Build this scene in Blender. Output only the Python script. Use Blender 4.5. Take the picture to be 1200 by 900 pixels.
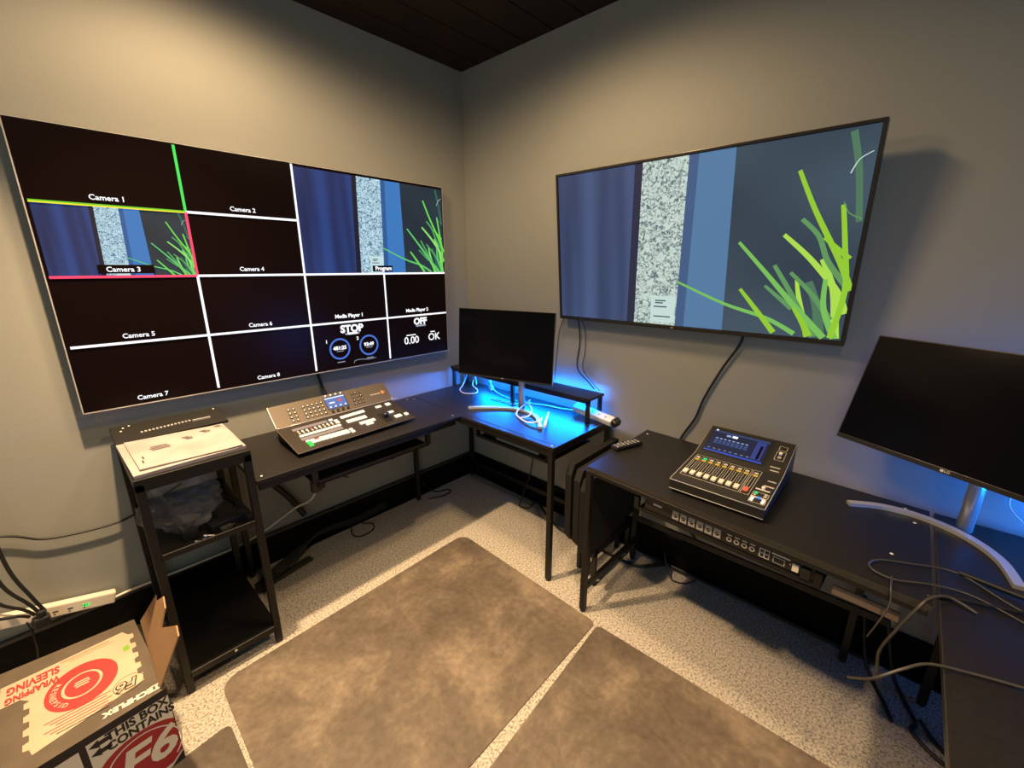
import bpy, bmesh, math, random
from mathutils import Vector, Matrix
random.seed(7)
PI = math.pi
for o in list(bpy.data.objects): bpy.data.objects.remove(o)
scn = bpy.context.scene
COL = scn.collection

# ------------------------------------------------------------ camera, world, lights, exposure
CAM = Vector((-2.0575, -2.3448, 1.5727))
cd = bpy.data.cameras.new('camera'); cam = bpy.data.objects.new('camera', cd); COL.objects.link(cam)
cd.sensor_fit = 'HORIZONTAL'; cd.sensor_width = 36; cd.lens = 498.03/1200*36; cd.clip_start = .02
yaw, pitch, roll = math.radians(42.828), math.radians(15.408), math.radians(.063)
Fw = Vector((math.cos(yaw)*math.cos(pitch), math.sin(yaw)*math.cos(pitch), -math.sin(pitch)))
Rt = Vector((math.sin(yaw), -math.cos(yaw), 0)); Up = Rt.cross(Fw)
R2 = Rt*math.cos(roll)+Up*math.sin(roll); U2 = Up*math.cos(roll)-Rt*math.sin(roll)
cam.matrix_world = Matrix(((R2.x, U2.x, -Fw.x, CAM.x), (R2.y, U2.y, -Fw.y, CAM.y), (R2.z, U2.z, -Fw.z, CAM.z), (0, 0, 0, 1)))
scn.camera = cam
w = bpy.data.worlds.new('world'); scn.world = w; w.use_nodes = True
w.node_tree.nodes['Background'].inputs[0].default_value = (.5, .55, .6, 1); w.node_tree.nodes['Background'].inputs[1].default_value = .02
scn.view_settings.view_transform = 'Standard'; scn.view_settings.look = 'None'
scn.view_settings.exposure = 0.0; scn.view_settings.gamma = 1.0; scn.view_settings.use_curve_mapping = False

def spot(name, loc, aim, power, color, ang, blend=.6, size=.04):
    l = bpy.data.lights.new(name, 'SPOT'); l.energy = power; l.color = color; l.spot_size = math.radians(ang); l.spot_blend = blend; l.shadow_soft_size = size
    o = bpy.data.objects.new(name, l); COL.objects.link(o); o.location = loc
    o.rotation_euler = (Vector(aim)-Vector(loc)).to_track_quat('-Z', 'Y').to_euler(); return o
def area(name, loc, aim, power, color, sx, sy):
    l = bpy.data.lights.new(name, 'AREA'); l.energy = power; l.color = color; l.shape = 'RECTANGLE'; l.size = sx; l.size_y = sy
    o = bpy.data.objects.new(name, l); COL.objects.link(o); o.location = loc
    o.rotation_euler = (Vector(aim)-Vector(loc)).to_track_quat('-Z', 'Y').to_euler(); return o
WARM = (1.0, .68, .37)
spot('spot_left', (-1.52, -.62, 2.73), (-1.52, -.60, 0), 100, WARM, 172, .5, .14)
spot('spot_left_core', (-1.80, -.62, 2.73), (-1.70, -.80, 0), 560, WARM, 92, 1.0, .035)
spot('spot_right', (-.80, -1.22, 2.73), (-.80, -1.22, 0), 80, WARM, 172, .6, .10)
spot('spot_right_core', (-.95, -1.45, 2.73), (-1.0, -1.5, 0), 130, WARM, 80, 1.0, .05)
spot('spot_behind', (-2.0, -2.6, 2.73), (-1.9, -2.5, 0), 50, WARM, 160, 1.0, .06)
spot('spot_behind_core', (-2.0, -2.6, 2.73), (-1.7, -2.3, 0), 260, WARM, 84, 1.0, .06)
area('cool_room_fill', (-3.9, -3.4, 1.7), (0, -1.2, 1.3), 19, (.70, .92, 1.0), 1.6, 1.8)  # added soft cool fill from the camera side; the room has no doorway
BLUE = (.0, .19, 1.0)
# ------------------------------------------------------------ materials
MATS = {}
def lin(c): return tuple(((v/255+.055)/1.055)**2.4 if v/255 > .04045 else v/255/12.92 for v in c)
def mat(name, rgb, rough=.5, metal=0, emit=None, es=1., spec=.5, noise=None, bump=0, bscale=200, alpha=None):
    if name in MATS: return MATS[name]
    m = bpy.data.materials.new(name); m.use_nodes = True; nt = m.node_tree; b = nt.nodes['Principled BSDF']
    b.inputs['Base Color'].default_value = (*rgb, 1); b.inputs['Roughness'].default_value = rough; b.inputs['Metallic'].default_value = metal
    b.inputs['Specular IOR Level'].default_value = spec
    if emit: b.inputs['Emission Color'].default_value = (*emit, 1); b.inputs['Emission Strength'].default_value = es
    if noise or bump:
        tc = nt.nodes.new('ShaderNodeTexCoord')
    if noise:
        sc, c2 = noise; n = nt.nodes.new('ShaderNodeTexNoise'); n.inputs['Scale'].default_value = sc; n.inputs['Detail'].default_value = 4
        nt.links.new(tc.outputs['Object'], n.inputs['Vector'])
        r = nt.nodes.new('ShaderNodeValToRGB'); r.color_ramp.elements[0].position = .35; r.color_ramp.elements[1].position = .65
        r.color_ramp.elements[0].color = (*rgb, 1); r.color_ramp.elements[1].color = (*c2, 1)
        nt.links.new(n.outputs['Fac'], r.inputs['Fac']); nt.links.new(r.outputs['Color'], b.inputs['Base Color'])
    if bump:
        n2 = nt.nodes.new('ShaderNodeTexNoise'); n2.inputs['Scale'].default_value = bscale; nt.links.new(tc.outputs['Object'], n2.inputs['Vector'])
        bp = nt.nodes.new('ShaderNodeBump'); bp.inputs['Strength'].default_value = bump; bp.inputs['Distance'].default_value = .002
        nt.links.new(n2.outputs['Fac'], bp.inputs['Height']); nt.links.new(bp.outputs['Normal'], b.inputs['Normal'])
    if alpha is not None: b.inputs['Alpha'].default_value = alpha
    MATS[name] = m; return m
M_wall = mat('grey_wall_paint', (.27, .275, .25), .75, noise=(1.2, (.285, .288, .26)), bump=.25, bscale=120)
M_ceil = mat('black_ceiling_boards', (.016, .009, .0065), .6, spec=.25, noise=(3, (.024, .013, .009)))
M_base = mat('black_vinyl_base', (.003, .003, .003), .55, spec=.12)
M_desk = mat('black_desk_laminate', (.0105, .0095, .0088), .38, spec=.34, noise=(90, (.014, .0127, .0118)), bump=.08, bscale=900)
M_edge = mat('desk_edge', (.03, .027, .024), .35)
M_metal = mat('black_powder_coat', (.0075, .0067, .0062), .45, spec=.4)
M_plast = mat('black_plastic', (.010, .010, .010), .4)
M_cable = mat('black_cable', (.008, .008, .008), .5)
M_gcable = mat('grey_cable', (.045, .042, .038), .45)
M_wcable = mat('white_cable', (.75, .75, .75), .4)
M_white = mat('white_plastic', (.78, .70, .60), .4)
M_silver = mat('silver_metal', (.62, .61, .60), .32, metal=.55)
M_bezel = mat('dark_bezel', (.02, .018, .017), .3)
M_screw = mat('screw_cap', (.7, .68, .62), .4)
M_off = mat('dark_screen_glass', (.003, .003, .0055), .16, spec=.14)
M_paper = mat('paper', (.37, .325, .325), .4, spec=.4, noise=(7, (.28, .245, .24)))
M_ink = mat('black_ink', (.02, .017, .014), .6)
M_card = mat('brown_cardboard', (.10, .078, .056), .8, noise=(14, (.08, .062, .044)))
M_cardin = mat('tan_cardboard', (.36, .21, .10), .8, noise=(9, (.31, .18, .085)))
M_cream = mat('cream_label', (.47, .37, .265), .6, noise=(10, (.44, .345, .245)))
M_red = mat('red_print', (.34, .03, .03), .6)
M_crim = mat('crimson_print', (.30, .018, .028), .5)
M_whitep = mat('white_print', (.62, .58, .52), .5)
M_navy = mat('dark_print', (.014, .012, .016), .5)
M_green = mat('green_tag', (.16, .36, .03), .5)
M_mixer = mat('mixer_body', (.018, .016, .014), .45, bump=.05, bscale=800)
M_line = mat('grey_trim_line', (.35, .34, .32), .4)
M_atem = mat('brown_grey_panel', (.105, .085, .065), .42, metal=.3)
M_atemd = mat('dark_panel', (.022, .017, .013), .45)
M_fab = mat('dark_grey_board', (.010, .0095, .009), .75, spec=.25)
M_shelf = mat('black_shelf', (.004, .004, .004), .55, spec=.2)

def emi(name, rgb255, s=1.):
    c = lin(rgb255); return mat(name, (.01, .01, .01), .3, emit=c, es=s, spec=.2)
def carpet():
    m = bpy.data.materials.new('carpet'); m.use_nodes = True; nt = m.node_tree; b = nt.nodes['Principled BSDF']; L = nt.links.new
    tc = nt.nodes.new('ShaderNodeTexCoord'); n = nt.nodes.new('ShaderNodeTexNoise'); n.inputs['Scale'].default_value = 115; n.inputs['Detail'].default_value = 4; n.inputs['Roughness'].default_value = .7
    L(tc.outputs['Object'], n.inputs['Vector']); r = nt.nodes.new('ShaderNodeValToRGB'); e = r.color_ramp.elements
    e[0].position = .38; e[0].color = (.17, .15, .13, 1); e[1].position = .57; e[1].color = (.50, .45, .385, 1)
    x = e.new(.47); x.color = (.33, .31, .28, 1); L(n.outputs['Fac'], r.inputs['Fac']); L(r.outputs['Color'], b.inputs['Base Color'])
    b.inputs['Roughness'].default_value = .95; b.inputs['Specular IOR Level'].default_value = .1
    bp = nt.nodes.new('ShaderNodeBump'); bp.inputs['Strength'].default_value = .8; bp.inputs['Distance'].default_value = .006; L(n.outputs['Fac'], bp.inputs['Height']); L(bp.outputs['Normal'], b.inputs['Normal'])
    return m
M_carpet = carpet()
def matmat():
    m = bpy.data.materials.new('worn_vinyl_mat'); m.use_nodes = True; nt = m.node_tree; b = nt.nodes['Principled BSDF']; L = nt.links.new
    tc = nt.nodes.new('ShaderNodeTexCoord'); n = nt.nodes.new('ShaderNodeTexNoise'); n.inputs['Scale'].default_value = 2.4; n.inputs['Detail'].default_value = 9; n.inputs['Roughness'].default_value = .70; n.inputs['Distortion'].default_value = .25
    L(tc.outputs['Object'], n.inputs['Vector']); r = nt.nodes.new('ShaderNodeValToRGB'); e = r.color_ramp.elements
    e[0].position = .35; e[0].color = (.064, .050, .039, 1); e[1].position = .66; e[1].color = (.195, .155, .117, 1); x = e.new(.5); x.color = (.105, .083, .064, 1)
    L(n.outputs['Fac'], r.inputs['Fac'])
    n2 = nt.nodes.new('ShaderNodeTexNoise'); n2.inputs['Scale'].default_value = 40; n2.inputs['Detail'].default_value = 4; L(tc.outputs['Object'], n2.inputs['Vector'])
    mx = nt.nodes.new('ShaderNodeMix'); mx.data_type = 'RGBA'; mx.blend_type = 'OVERLAY'; mx.inputs[0].default_value = .35
    L(r.outputs['Color'], mx.inputs[6]); L(n2.outputs['Fac'], mx.inputs[7]); L(mx.outputs[2], b.inputs['Base Color'])
    b.inputs['Roughness'].default_value = .55; b.inputs['Specular IOR Level'].default_value = .3
    return m
M_mat = matmat()
def picmat(name, kind, cols, s):
    """A lit picture area on a display: UV-driven procedural pattern."""
    m = bpy.data.materials.new(name); m.use_nodes = True; nt = m.node_tree; b = nt.nodes['Principled BSDF']; L = nt.links.new
    b.inputs['Base Color'].default_value = (.01, .01, .01, 1); b.inputs['Roughness'].default_value = .3; b.inputs['Specular IOR Level'].default_value = .2
    uv = nt.nodes.new('ShaderNodeUVMap'); mp = nt.nodes.new('ShaderNodeMapping'); L(uv.outputs[0], mp.inputs[0])
    r = nt.nodes.new('ShaderNodeValToRGB'); e = r.color_ramp.elements
    if kind == 'curtain':
        mp.inputs['Scale'].default_value = (1, .03, 1)
        t = nt.nodes.new('ShaderNodeTexNoise'); t.inputs['Scale'].default_value = 11; t.inputs['Detail'].default_value = 1; e[0].position, e[1].position = .3, .85
    elif kind == 'pattern':
        mp.inputs['Scale'].default_value = (1.78, 1, 1)
        t = nt.nodes.new('ShaderNodeTexNoise'); t.inputs['Scale'].default_value = 30; t.inputs['Detail'].default_value = 3; t.inputs['Distortion'].default_value = 2.0; e[0].position, e[1].position = .36, .56
    else:
        mp.inputs['Scale'].default_value = (1, 1, 1)
        t = nt.nodes.new('ShaderNodeTexNoise'); t.inputs['Scale'].default_value = 2.; t.inputs['Detail'].default_value = 0; e[0].position, e[1].position = .3, .7
    L(mp.outputs[0], t.inputs['Vector']); L(t.outputs['Fac'], r.inputs['Fac'])
    e[0].color = (*lin(cols[0]), 1); e[1].color = (*lin(cols[1]), 1)
    L(r.outputs['Color'], b.inputs['Emission Color']); b.inputs['Emission Strength'].default_value = s
    return m

# ------------------------------------------------------------ mesh builder
I4 = Matrix.Identity(4)
def frame(o, u, v):
    u = Vector(u).normalized(); v = Vector(v); v = (v-u*v.dot(u)).normalized(); n = u.cross(v); o = Vector(o)
    return Matrix(((u.x, v.x, n.x, o.x), (u.y, v.y, n.y, o.y), (u.z, v.z, n.z, o.z), (0, 0, 0, 1)))
class MB:
    def __init__(s, T=None): s.bm = bmesh.new(); s.T = T or I4; s.mats = []; s.uvl = s.bm.loops.layers.uv.new('UVMap')
    def mi(s, m):
        if m not in s.mats: s.mats.append(m)
        return s.mats.index(m)
    def _add(s, verts, faces, m, smooth=False, uvs=None):
        k = s.mi(m); vs = [s.bm.verts.new(s.T @ Vector(v)) for v in verts]
        for f in faces:
            try: fc = s.bm.faces.new([vs[i] for i in f])
            except ValueError: continue
            fc.material_index = k; fc.smooth = smooth
            if uvs:
                for lp, i in zip(fc.loops, f): lp[s.uvl].uv = uvs[i]
        return vs
    def box(s, a, b, m, bev=0):
        x0, y0, z0 = [min(p, q) for p, q in zip(a, b)]; x1, y1, z1 = [max(p, q) for p, q in zip(a, b)]
        t = bmesh.new(); r = bmesh.ops.create_cube(t, size=1)
        for v in t.verts: v.co = Vector(((x0+x1)/2+v.co.x*(x1-x0), (y0+y1)/2+v.co.y*(y1-y0), (z0+z1)/2+v.co.z*(z1-z0)))
        if bev: bmesh.ops.bevel(t, geom=t.edges[:], offset=min(bev, .45*min(x1-x0, y1-y0, z1-z0)), segments=2, affect='EDGES', profile=.5)
        t.verts.ensure_lookup_table(); vi = {v: i for i, v in enumerate(t.verts)}
        s._add([v.co for v in t.verts], [[vi[v] for v in f.verts] for f in t.faces], m); t.free(); return s
    def poly(s, pts, m, z=0, uvs=None):
        s._add([(p[0], p[1], z if len(p) < 3 else p[2]) for p in pts], [list(range(len(pts)))], m, uvs=uvs); return s
    def rect(s, x0, y0, x1, y1, m, z=0, uvs=None):
        return s.poly([(x0, y0), (x1, y0), (x1, y1), (x0, y1)], m, z, uvs)
    def prism(s, pts, z0, z1, m):
        n = len(pts); V = [(p[0], p[1], z0) for p in pts]+[(p[0], p[1], z1) for p in pts]
        s._add(V, [list(range(n))[::-1], list(range(n, 2*n))]+[[i, (i+1) % n, n+(i+1) % n, n+i] for i in range(n)], m); return s
    def ring(s, cx, cy, r0, r1, m, z=0, a0=0, a1=2*PI, n=40, ky=1):
        V = []; 
        for i in range(n+1):
            a = a0+(a1-a0)*i/n; V += [(cx+r0*math.cos(a), cy+ky*r0*math.sin(a), z), (cx+r1*math.cos(a), cy+ky*r1*math.sin(a), z)]
        s._add(V, [[2*i, 2*i+1, 2*i+3, 2*i+2] for i in range(n)], m); return s
    def disc(s, cx, cy, r, m, z=0, n=32): return s.poly([(cx+r*math.cos(2*PI*i/n), cy+r*math.sin(2*PI*i/n)) for i in range(n)], m, z)
    def cyl(s, a, b, r, m, r2=None, n=16):
        a, b = Vector(a), Vector(b); r2 = r if r2 is None else r2; d = (b-a).normalized(); u = d.orthogonal().normalized(); v = d.cross(u); V = []
        for p, q in ((a, r), (b, r2)):
            for i in range(n): V.append(p+u*q*math.cos(2*PI*i/n)+v*q*math.sin(2*PI*i/n))
        vs = s._add(V, [[i, (i+1) % n, n+(i+1) % n, n+i] for i in range(n)], m, smooth=True)
        k = s.mi(m)
        for f in (vs[:n][::-1], vs[n:]):
            fc = s.bm.faces.new(f); fc.material_index = k
        return s
    def tube(s, pts, r, m, n=8, sub=8, flat=1.):
        P = [Vector(p) for p in pts]
        if len(P) > 2 and sub > 1:
            Q = []
            for i in range(len(P)-1):
                p0 = P[max(i-1, 0)]; p1 = P[i]; p2 = P[i+1]; p3 = P[min(i+2, len(P)-1)]
                for k in range(sub):
                    t = k/sub; Q.append(.5*((2*p1)+(p2-p0)*t+(2*p0-5*p1+4*p2-p3)*t*t+(3*p1-p0-3*p2+p3)*t**3))
            Q.append(P[-1]); P = Q
        u = None; V = []
        for i, p in enumerate(P):
            d = (P[min(i+1, len(P)-1)]-P[max(i-1, 0)]).normalized()
            if u is None: u = d.orthogonal().normalized()
            u = (u-d*u.dot(d)).normalized(); v = d.cross(u)
            for k in range(n): V.append(p+u*r*math.cos(2*PI*k/n)+v*r*flat*math.sin(2*PI*k/n))
        F = [[i*n+k, i*n+(k+1) % n, (i+1)*n+(k+1) % n, (i+1)*n+k] for i in range(len(P)-1) for k in range(n)]
        F += [list(range(n))[::-1], [(len(P)-1)*n+k for k in range(n)]]
        s._add(V, F, m, smooth=True); return s
    def ribbon(s, pts, w0, w1, m, z=0, sub=5):
        P = [Vector((p[0], p[1])) for p in pts]; Q = []
        for i in range(len(P)-1):
            p0 = P[max(i-1, 0)]; p1 = P[i]; p2 = P[i+1]; p3 = P[min(i+2, len(P)-1)]
            for k in range(sub):
                t = k/sub; Q.append(.5*((2*p1)+(p2-p0)*t+(2*p0-5*p1+4*p2-p3)*t*t+(3*p1-p0-3*p2+p3)*t**3))
        Q.append(P[-1]); V = []
        for i, p in enumerate(Q):
            d = (Q[min(i+1, len(Q)-1)]-Q[max(i-1, 0)]).normalized(); nn = Vector((-d.y, d.x)); ww = (w0+(w1-w0)*i/(len(Q)-1))/2
            V += [(p.x-nn.x*ww, p.y-nn.y*ww, z), (p.x+nn.x*ww, p.y+nn.y*ww, z)]
        s._add(V, [[2*i, 2*i+2, 2*i+3, 2*i+1] for i in range(len(Q)-1)], m); return s
    def text(s, txt, cx, cy, h, m, z=0, bold=0, rot=0, wscale=1., shear=0.):
        c = bpy.data.curves.new('t', 'FONT'); c.body = txt; c.size = h*1.4; c.align_x = 'CENTER'; c.align_y = 'CENTER'; c.offset = bold; c.resolution_u = 3; c.shear = shear
        o = bpy.data.objects.new('t', c); COL.objects.link(o); bpy.context.view_layer.update()
        me = o.evaluated_get(bpy.context.evaluated_depsgraph_get()).to_mesh()
        ca, sa = math.cos(rot), math.sin(rot)
        V = [((v.co.x*wscale)*ca-v.co.y*sa+cx, (v.co.x*wscale)*sa+v.co.y*ca+cy, z) for v in me.vertices]
        F = [list(p.vertices) for p in me.polygons]
        s._add(V, F, m); o.evaluated_get(bpy.context.evaluated_depsgraph_get()).to_mesh_clear()
        bpy.data.objects.remove(o); bpy.data.curves.remove(c); return s
    def build(s, name, parent=None, flip=True):
        if parent is not None:
            off = Vector(parent['_o']); bmesh.ops.translate(s.bm, vec=-off, verts=s.bm.verts)
        me = bpy.data.meshes.new(name); s.bm.to_mesh(me); s.bm.free()
        for m in s.mats: me.materials.append(m)
        o = bpy.data.objects.new(name, me); COL.objects.link(o)
        if parent is not None:
            o.parent = parent; o['_o'] = parent['_o']
        else: o['_o'] = (0., 0., 0.)
        return o
def thing(name, label, cat, loc, group=None):
    o = bpy.data.objects.new(name, None); COL.objects.link(o); o.location = loc; o.empty_display_size = .05
    o['label'] = label; o['category'] = cat; o['_o'] = tuple(float(v) for v in loc)
    if group: o['group'] = group
    return o
def solo(name, label, cat, mb, group=None):
    """thing that is one mesh; origin moved to the bottom centre"""
    vs = [v.co for v in mb.bm.verts]; c = Vector(((min(v.x for v in vs)+max(v.x for v in vs))/2, (min(v.y for v in vs)+max(v.y for v in vs))/2, min(v.z for v in vs)))
    bmesh.ops.translate(mb.bm, vec=-c, verts=mb.bm.verts); o = mb.build(name); o.location = c; o['_o'] = tuple(c)
    o['label'] = label; o['category'] = cat
    if group: o['group'] = group
    return o
def struct(name, mb):
    o = mb.build(name); o['kind'] = 'structure'; return o
def part(name, parent, label=None):
    def f(mb):
        o = mb.build(name, parent)
        if label: o['label'] = label
        return o
    return f

# ------------------------------------------------------------ room
X0, Y0, H = -4.6, -5.0, 2.755
struct('floor', MB().box((X0, Y0, -.06), (0, 0, 0), M_carpet))
struct('wall_left', MB().box((X0, 0, -.06), (.12, .12, H), M_wall))
struct('wall_right', MB().box((0, Y0, -.06), (.12, 0, H), M_wall))
struct('wall_back', MB().box((X0-.12, Y0-.12, -.06), (.12, Y0, H), M_wall))
struct('wall_rear', MB().box((X0-.12, Y0, -.06), (X0, .12, H), M_wall))
c = MB()
y = Y0-.1; 
while y < .1:
    c.box((X0-.1, y+.003, H), (.1, y+.187, H+.05), M_ceil, .003); y += .19
c.box((X0-.1, Y0-.1, H+.012), (.1, .12, H+.08), M_base)
struct('ceiling', c)
b = MB(); b.box((X0, -.012, 0), (-.012, -.0005, .165), M_base, .003); b.box((X0, -.02, .158), (-.02, -.0005, .176), M_edge, .003); b.box((X0, -.03, 0), (-.03, -.0005, .012), M_base, .005)  # ledge coloured lighter than the black base for the light it catches
struct('baseboard_left', b)
b = MB(); b.box((-.012, Y0, 0), (-.0005, -.012, .165), M_base, .003); b.box((-.02, Y0, .158), (-.0005, -.02, .176), M_base, .003); b.box((-.03, Y0, 0), (-.0005, -.03, .012), M_base, .005)
struct('baseboard_right', b)
struct('trim_1', MB().box((-.016, -.004, .18), (-.0005, -.0005, H), M_wall, .001))

# ------------------------------------------------------------ floor mats
def roundpoly(pts, r, n=6):
    out = []; N = len(pts)
    for i, p in enumerate(pts):
        p = Vector(p); a = (Vector(pts[i-1])-p).normalized(); b2 = (Vector(pts[(i+1) % N])-p).normalized(); rr = r[i] if isinstance(r, (list, tuple)) else r
        for k in range(n+1):
            t = k/n; out.append(((1-t)**2*(p+a*rr)+2*t*(1-t)*p+t*t*(p+b2*rr)))
    return [(q.x, q.y) for q in out]
def floor_mat(pts, r, z, label, cat='mat'):
    mb = MB(); mb.prism(roundpoly(pts, r), z, z+.004, M_mat); return solo('floor_mat', label, cat, mb, 'hard mats laid over the carpet')
floor_mat([(-.610, -.600), (-1.885, -.632), (-1.90, -1.572), (-.635, -1.548)], [.07, .07, .02, .03], .001, 'brown-grey marbled hard mat nearest the two-screen corner, its rounded corner pointing at it')
floor_mat([(-.640, -1.562), (-1.90, -1.650), (-1.90, -2.6), (-.615, -2.6)], [.03, .02, .05, .05], .001, 'brown-grey marbled hard mat below the desk carrying the fader console')
floor_mat([(-1.905, -.835), (-2.75, -.93), (-2.80, -2.2), (-1.908, -2.15)], [.03, .05, .05, .03], .001, 'brown-grey marbled hard mat beside the printed cardboard box, only its corner in view')

# ------------------------------------------------------------ picture content shared by the displays
GR = [([(.51, .283), (.671, .162), (.799, .094), (.882, .017)], .012, .02, 1), ([(.716, .252), (.761, .156), (.826, .014)], .016, .024, 0),
 ([(.699, .511), (.78, .353), (.864, .185), (.957, .009)], .015, .026, 1), ([(.837, .845), (.888, .652), (.965, .4), (1.0, .26)], .017, .024, 0),
 ([(.82, .541), (.895, .415), (.968, .257), (.996, .141)], .018, .03, 4), ([(.86, .614), (.906, .527), (.938, .4), (.998, .26)], .018, .022, 2),
 ([(.805, .385), (.86, .232), (.931, .01)], .018, .024, 2), ([(.867, .325), (.88, .219), (.916, .01)], .013, .024, 4), ([(.923, .414), (.962, .256), (.985, .01)], .02, .03, 4),
 ([(.95, .669), (.969, .483), (.988, .259), (.973, .01)], .018, .022, 0), ([(.945, .985), (.97, .813), (.99, .586)], .026, .02, 3), ([(.85, .347), (.911, .237), (.966, .106)], .016, .022, 2),
 ([(.92, .52), (.985, .414)], .016, .02, 0), ([(.786, .274), (.866, .154)], .014, .02, 2), ([(.939, .314), (.946, .164), (.983, .01)], .018, .026, 1),
 ([(.90, .30), (.93, .16), (.945, .01)], .03, .04, 3), ([(.87, .16), (.90, .08), (.92, .01)], .014, .03, 0)]
def picture(mb, x, y, wd, ht, P, z, tag_u=(.412, .508)):
    d = .0004
    U = lambda u, v: (x+u*wd, y+v*ht)
    def q(u0, u1, u2, u3, m, zz, v0=0., v1=1.):
        pts = [(u0, v0), (u1, v0), (u2, v1), (u3, v1)]; mb.poly([(*U(*p), zz) for p in pts], m, uvs=pts)
    q(.0, 1., 1., 0., P['slate'], z)
    q(.0, .346, .364, 0., P['curtain'], z+d); q(.315, .347, .365, .335, P['gap'], z+2*d)
    q(.50, .672, .664, .52, P['band'], z+d); q(.50, .54, .555, .52, P['band2'], z+1.5*d)
    q(.346, .508, .524, .364, P['pattern'], z+2*d)
    mb.poly([(*U(*p), z+3*d) for p in ((.413, .016), (.505, .016), (.507, .19), (.413, .19))], P['tag'])
    for k, (a0, a1, vv) in enumerate(((.43, .47, .155), (.43, .46, .14), (.425, .475, .115), (.425, .49, .05))):
        mb.poly([(*U(*p), z+4*d) for p in ((a0, vv), (a1, vv), (a1, vv+.008), (a0, vv+.008))], P['slate'])
    for i, (pts, w0, w1, k) in enumerate(GR):
        mb.ribbon([U(*p) for p in pts], w0*.60*wd, w1*.72*wd, P['g'][k], z+(4+(3-min(k, 3)))*d+i*.00002)
    mb.ribbon([U(*p) for p in ((.993, .889), (.967, .861), (.953, .805))], .002*wd, .003*wd, P['tag'], z+8*d)
    mb.ribbon([U(*p) for p in ((.95, .682), (.965, .63), (.995, .599))], .002*wd, .003*wd, P['g'][2], z+8*d)
PR = dict(slate=picmat('picture_slate', 'flat', ((48, 62, 76), (66, 84, 98)), .95), curtain=picmat('picture_curtain', 'curtain', ((44, 56, 88), (84, 104, 150)), .95),
 gap=emi('picture_gap', (40, 42, 66)), band=emi('picture_band', (84, 122, 162)), band2=emi('picture_band_edge', (66, 92, 132)), pattern=picmat('picture_pattern', 'pattern', ((88, 106, 112), (200, 218, 208)), 1.0), tag=emi('picture_tag', (196, 220, 214)),
 g=[emi('grass_bright', (146, 200, 52)), emi('grass_mid', (120, 190, 90)), emi('grass_dim', (96, 150, 92)), emi('grass_far', (78, 118, 92)), emi('grass_lime', (172, 220, 80))])
PL_ = dict(slate=picmat('picture_slate_deep', 'flat', ((26, 40, 54), (36, 54, 68)), .95), curtain=picmat('picture_curtain_deep', 'curtain', ((22, 30, 72), (46, 82, 156)), .95),
 gap=emi('picture_gap_deep', (20, 22, 44)), band=emi('picture_band_deep', (58, 120, 190)), band2=emi('picture_band_edge_deep', (44, 90, 150)), pattern=picmat('picture_pattern_deep', 'pattern', ((70, 104, 140), (190, 224, 236)), 1.0), tag=emi('picture_tag_deep', (196, 226, 230)),
 g=[emi('grass_bright_deep', (112, 216, 84)), emi('grass_mid_deep', (96, 200, 110)), emi('grass_dim_deep', (80, 160, 96)), emi('grass_far_deep', (50, 100, 84)), emi('grass_lime_deep', (140, 226, 110))])
E_white = emi('screen_white', (250, 250, 255), 1.25); E_black = mat('screen_black', (.004, .002, .002), .25, emit=(.0022, .0009, .0008), es=1, spec=.09)
E_green = emi('screen_green', (70, 225, 90), 1.1); E_red = emi('screen_red', (250, 70, 110), 1.1); E_yel = emi('screen_yellow', (240, 225, 40), 1.1); E_blue = emi('screen_blue', (70, 110, 200), 1.1)
E_lime = emi('screen_lime', (110, 200, 40), 1.1); E_grey = emi('screen_grey', (150, 160, 180), 1.)

# ------------------------------------------------------------ left wall display (multiview)
t = thing('wall_television', 'large wall television showing a black multiview grid with camera labels', 'television', (-1.137, 0, 1.017))
XL, XR, ZB, ZT, YF = -2.043, -.235, 1.018, 2.050, -.05
part('housing', t)(MB().box((XL, -.048, ZB), (XR, -.022, ZT), M_bezel, .004).box((XL+.35, -.022, ZB+.18), (XR-.35, -.001, ZT-.22), M_plast, .004))
f = MB()
for a, b_ in (((XL-.003, YF-.002, ZB-.004), (XR+.003, -.024, ZB)), ((XL-.003, YF-.002, ZT), (XR+.003, -.024, ZT+.003)), ((XL-.004, YF-.002, ZB-.003), (XL, -.024, ZT+.003)), ((XR, YF-.002, ZB-.003), (XR+.003, -.024, ZT+.003))): f.box(a, b_, M_silver)
part('rim', t, 'thin silver edge')(f)
S = MB(frame((XL, YF, ZB), (1, 0, 0), (0, 0, 1))); Wd, Ht = XR-XL, ZT-ZB
S.rect(0, 0, Wd, Ht, E_black)
cw, chh = Wd/4, Ht/4; B = .012; lw = .010
picture(S, 2*cw+.004, 2*chh, 2*cw-.010, 2*chh-.012, PL_, .0006)
picture(S, .010, 2*chh, cw-.012, chh-.004, PL_, .0006)
zl = .0052
def line(x0, y0, x1, y1, m): S.rect(x0, y0, x1, y1, m, zl)
h = lw/2
line(cw-h, B, cw+h, 2*chh, E_white); line(2*cw-h, B, 2*cw+h, Ht-.004, E_white); line(3*cw-h, B, 3*cw+h, 2*chh, E_white)
line(B, chh-h, Wd-.006, chh+h, E_white); line(cw, 2*chh-h, Wd-.006, 2*chh+h, E_white); line(cw, 3*chh-h, 2*cw, 3*chh+h, E_white)
line(cw-h, 3*chh, cw+h, Ht-.006, E_green)
line(.008, 3*chh, cw, 3*chh+h, E_lime); line(.008, 3*chh-h, cw, 3*chh, E_yel)
line(cw-h, 2*chh, cw+h, 3*chh, E_red); line(.008, 2*chh-h, cw, 2*chh+h, E_red)
zt = .0062
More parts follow.
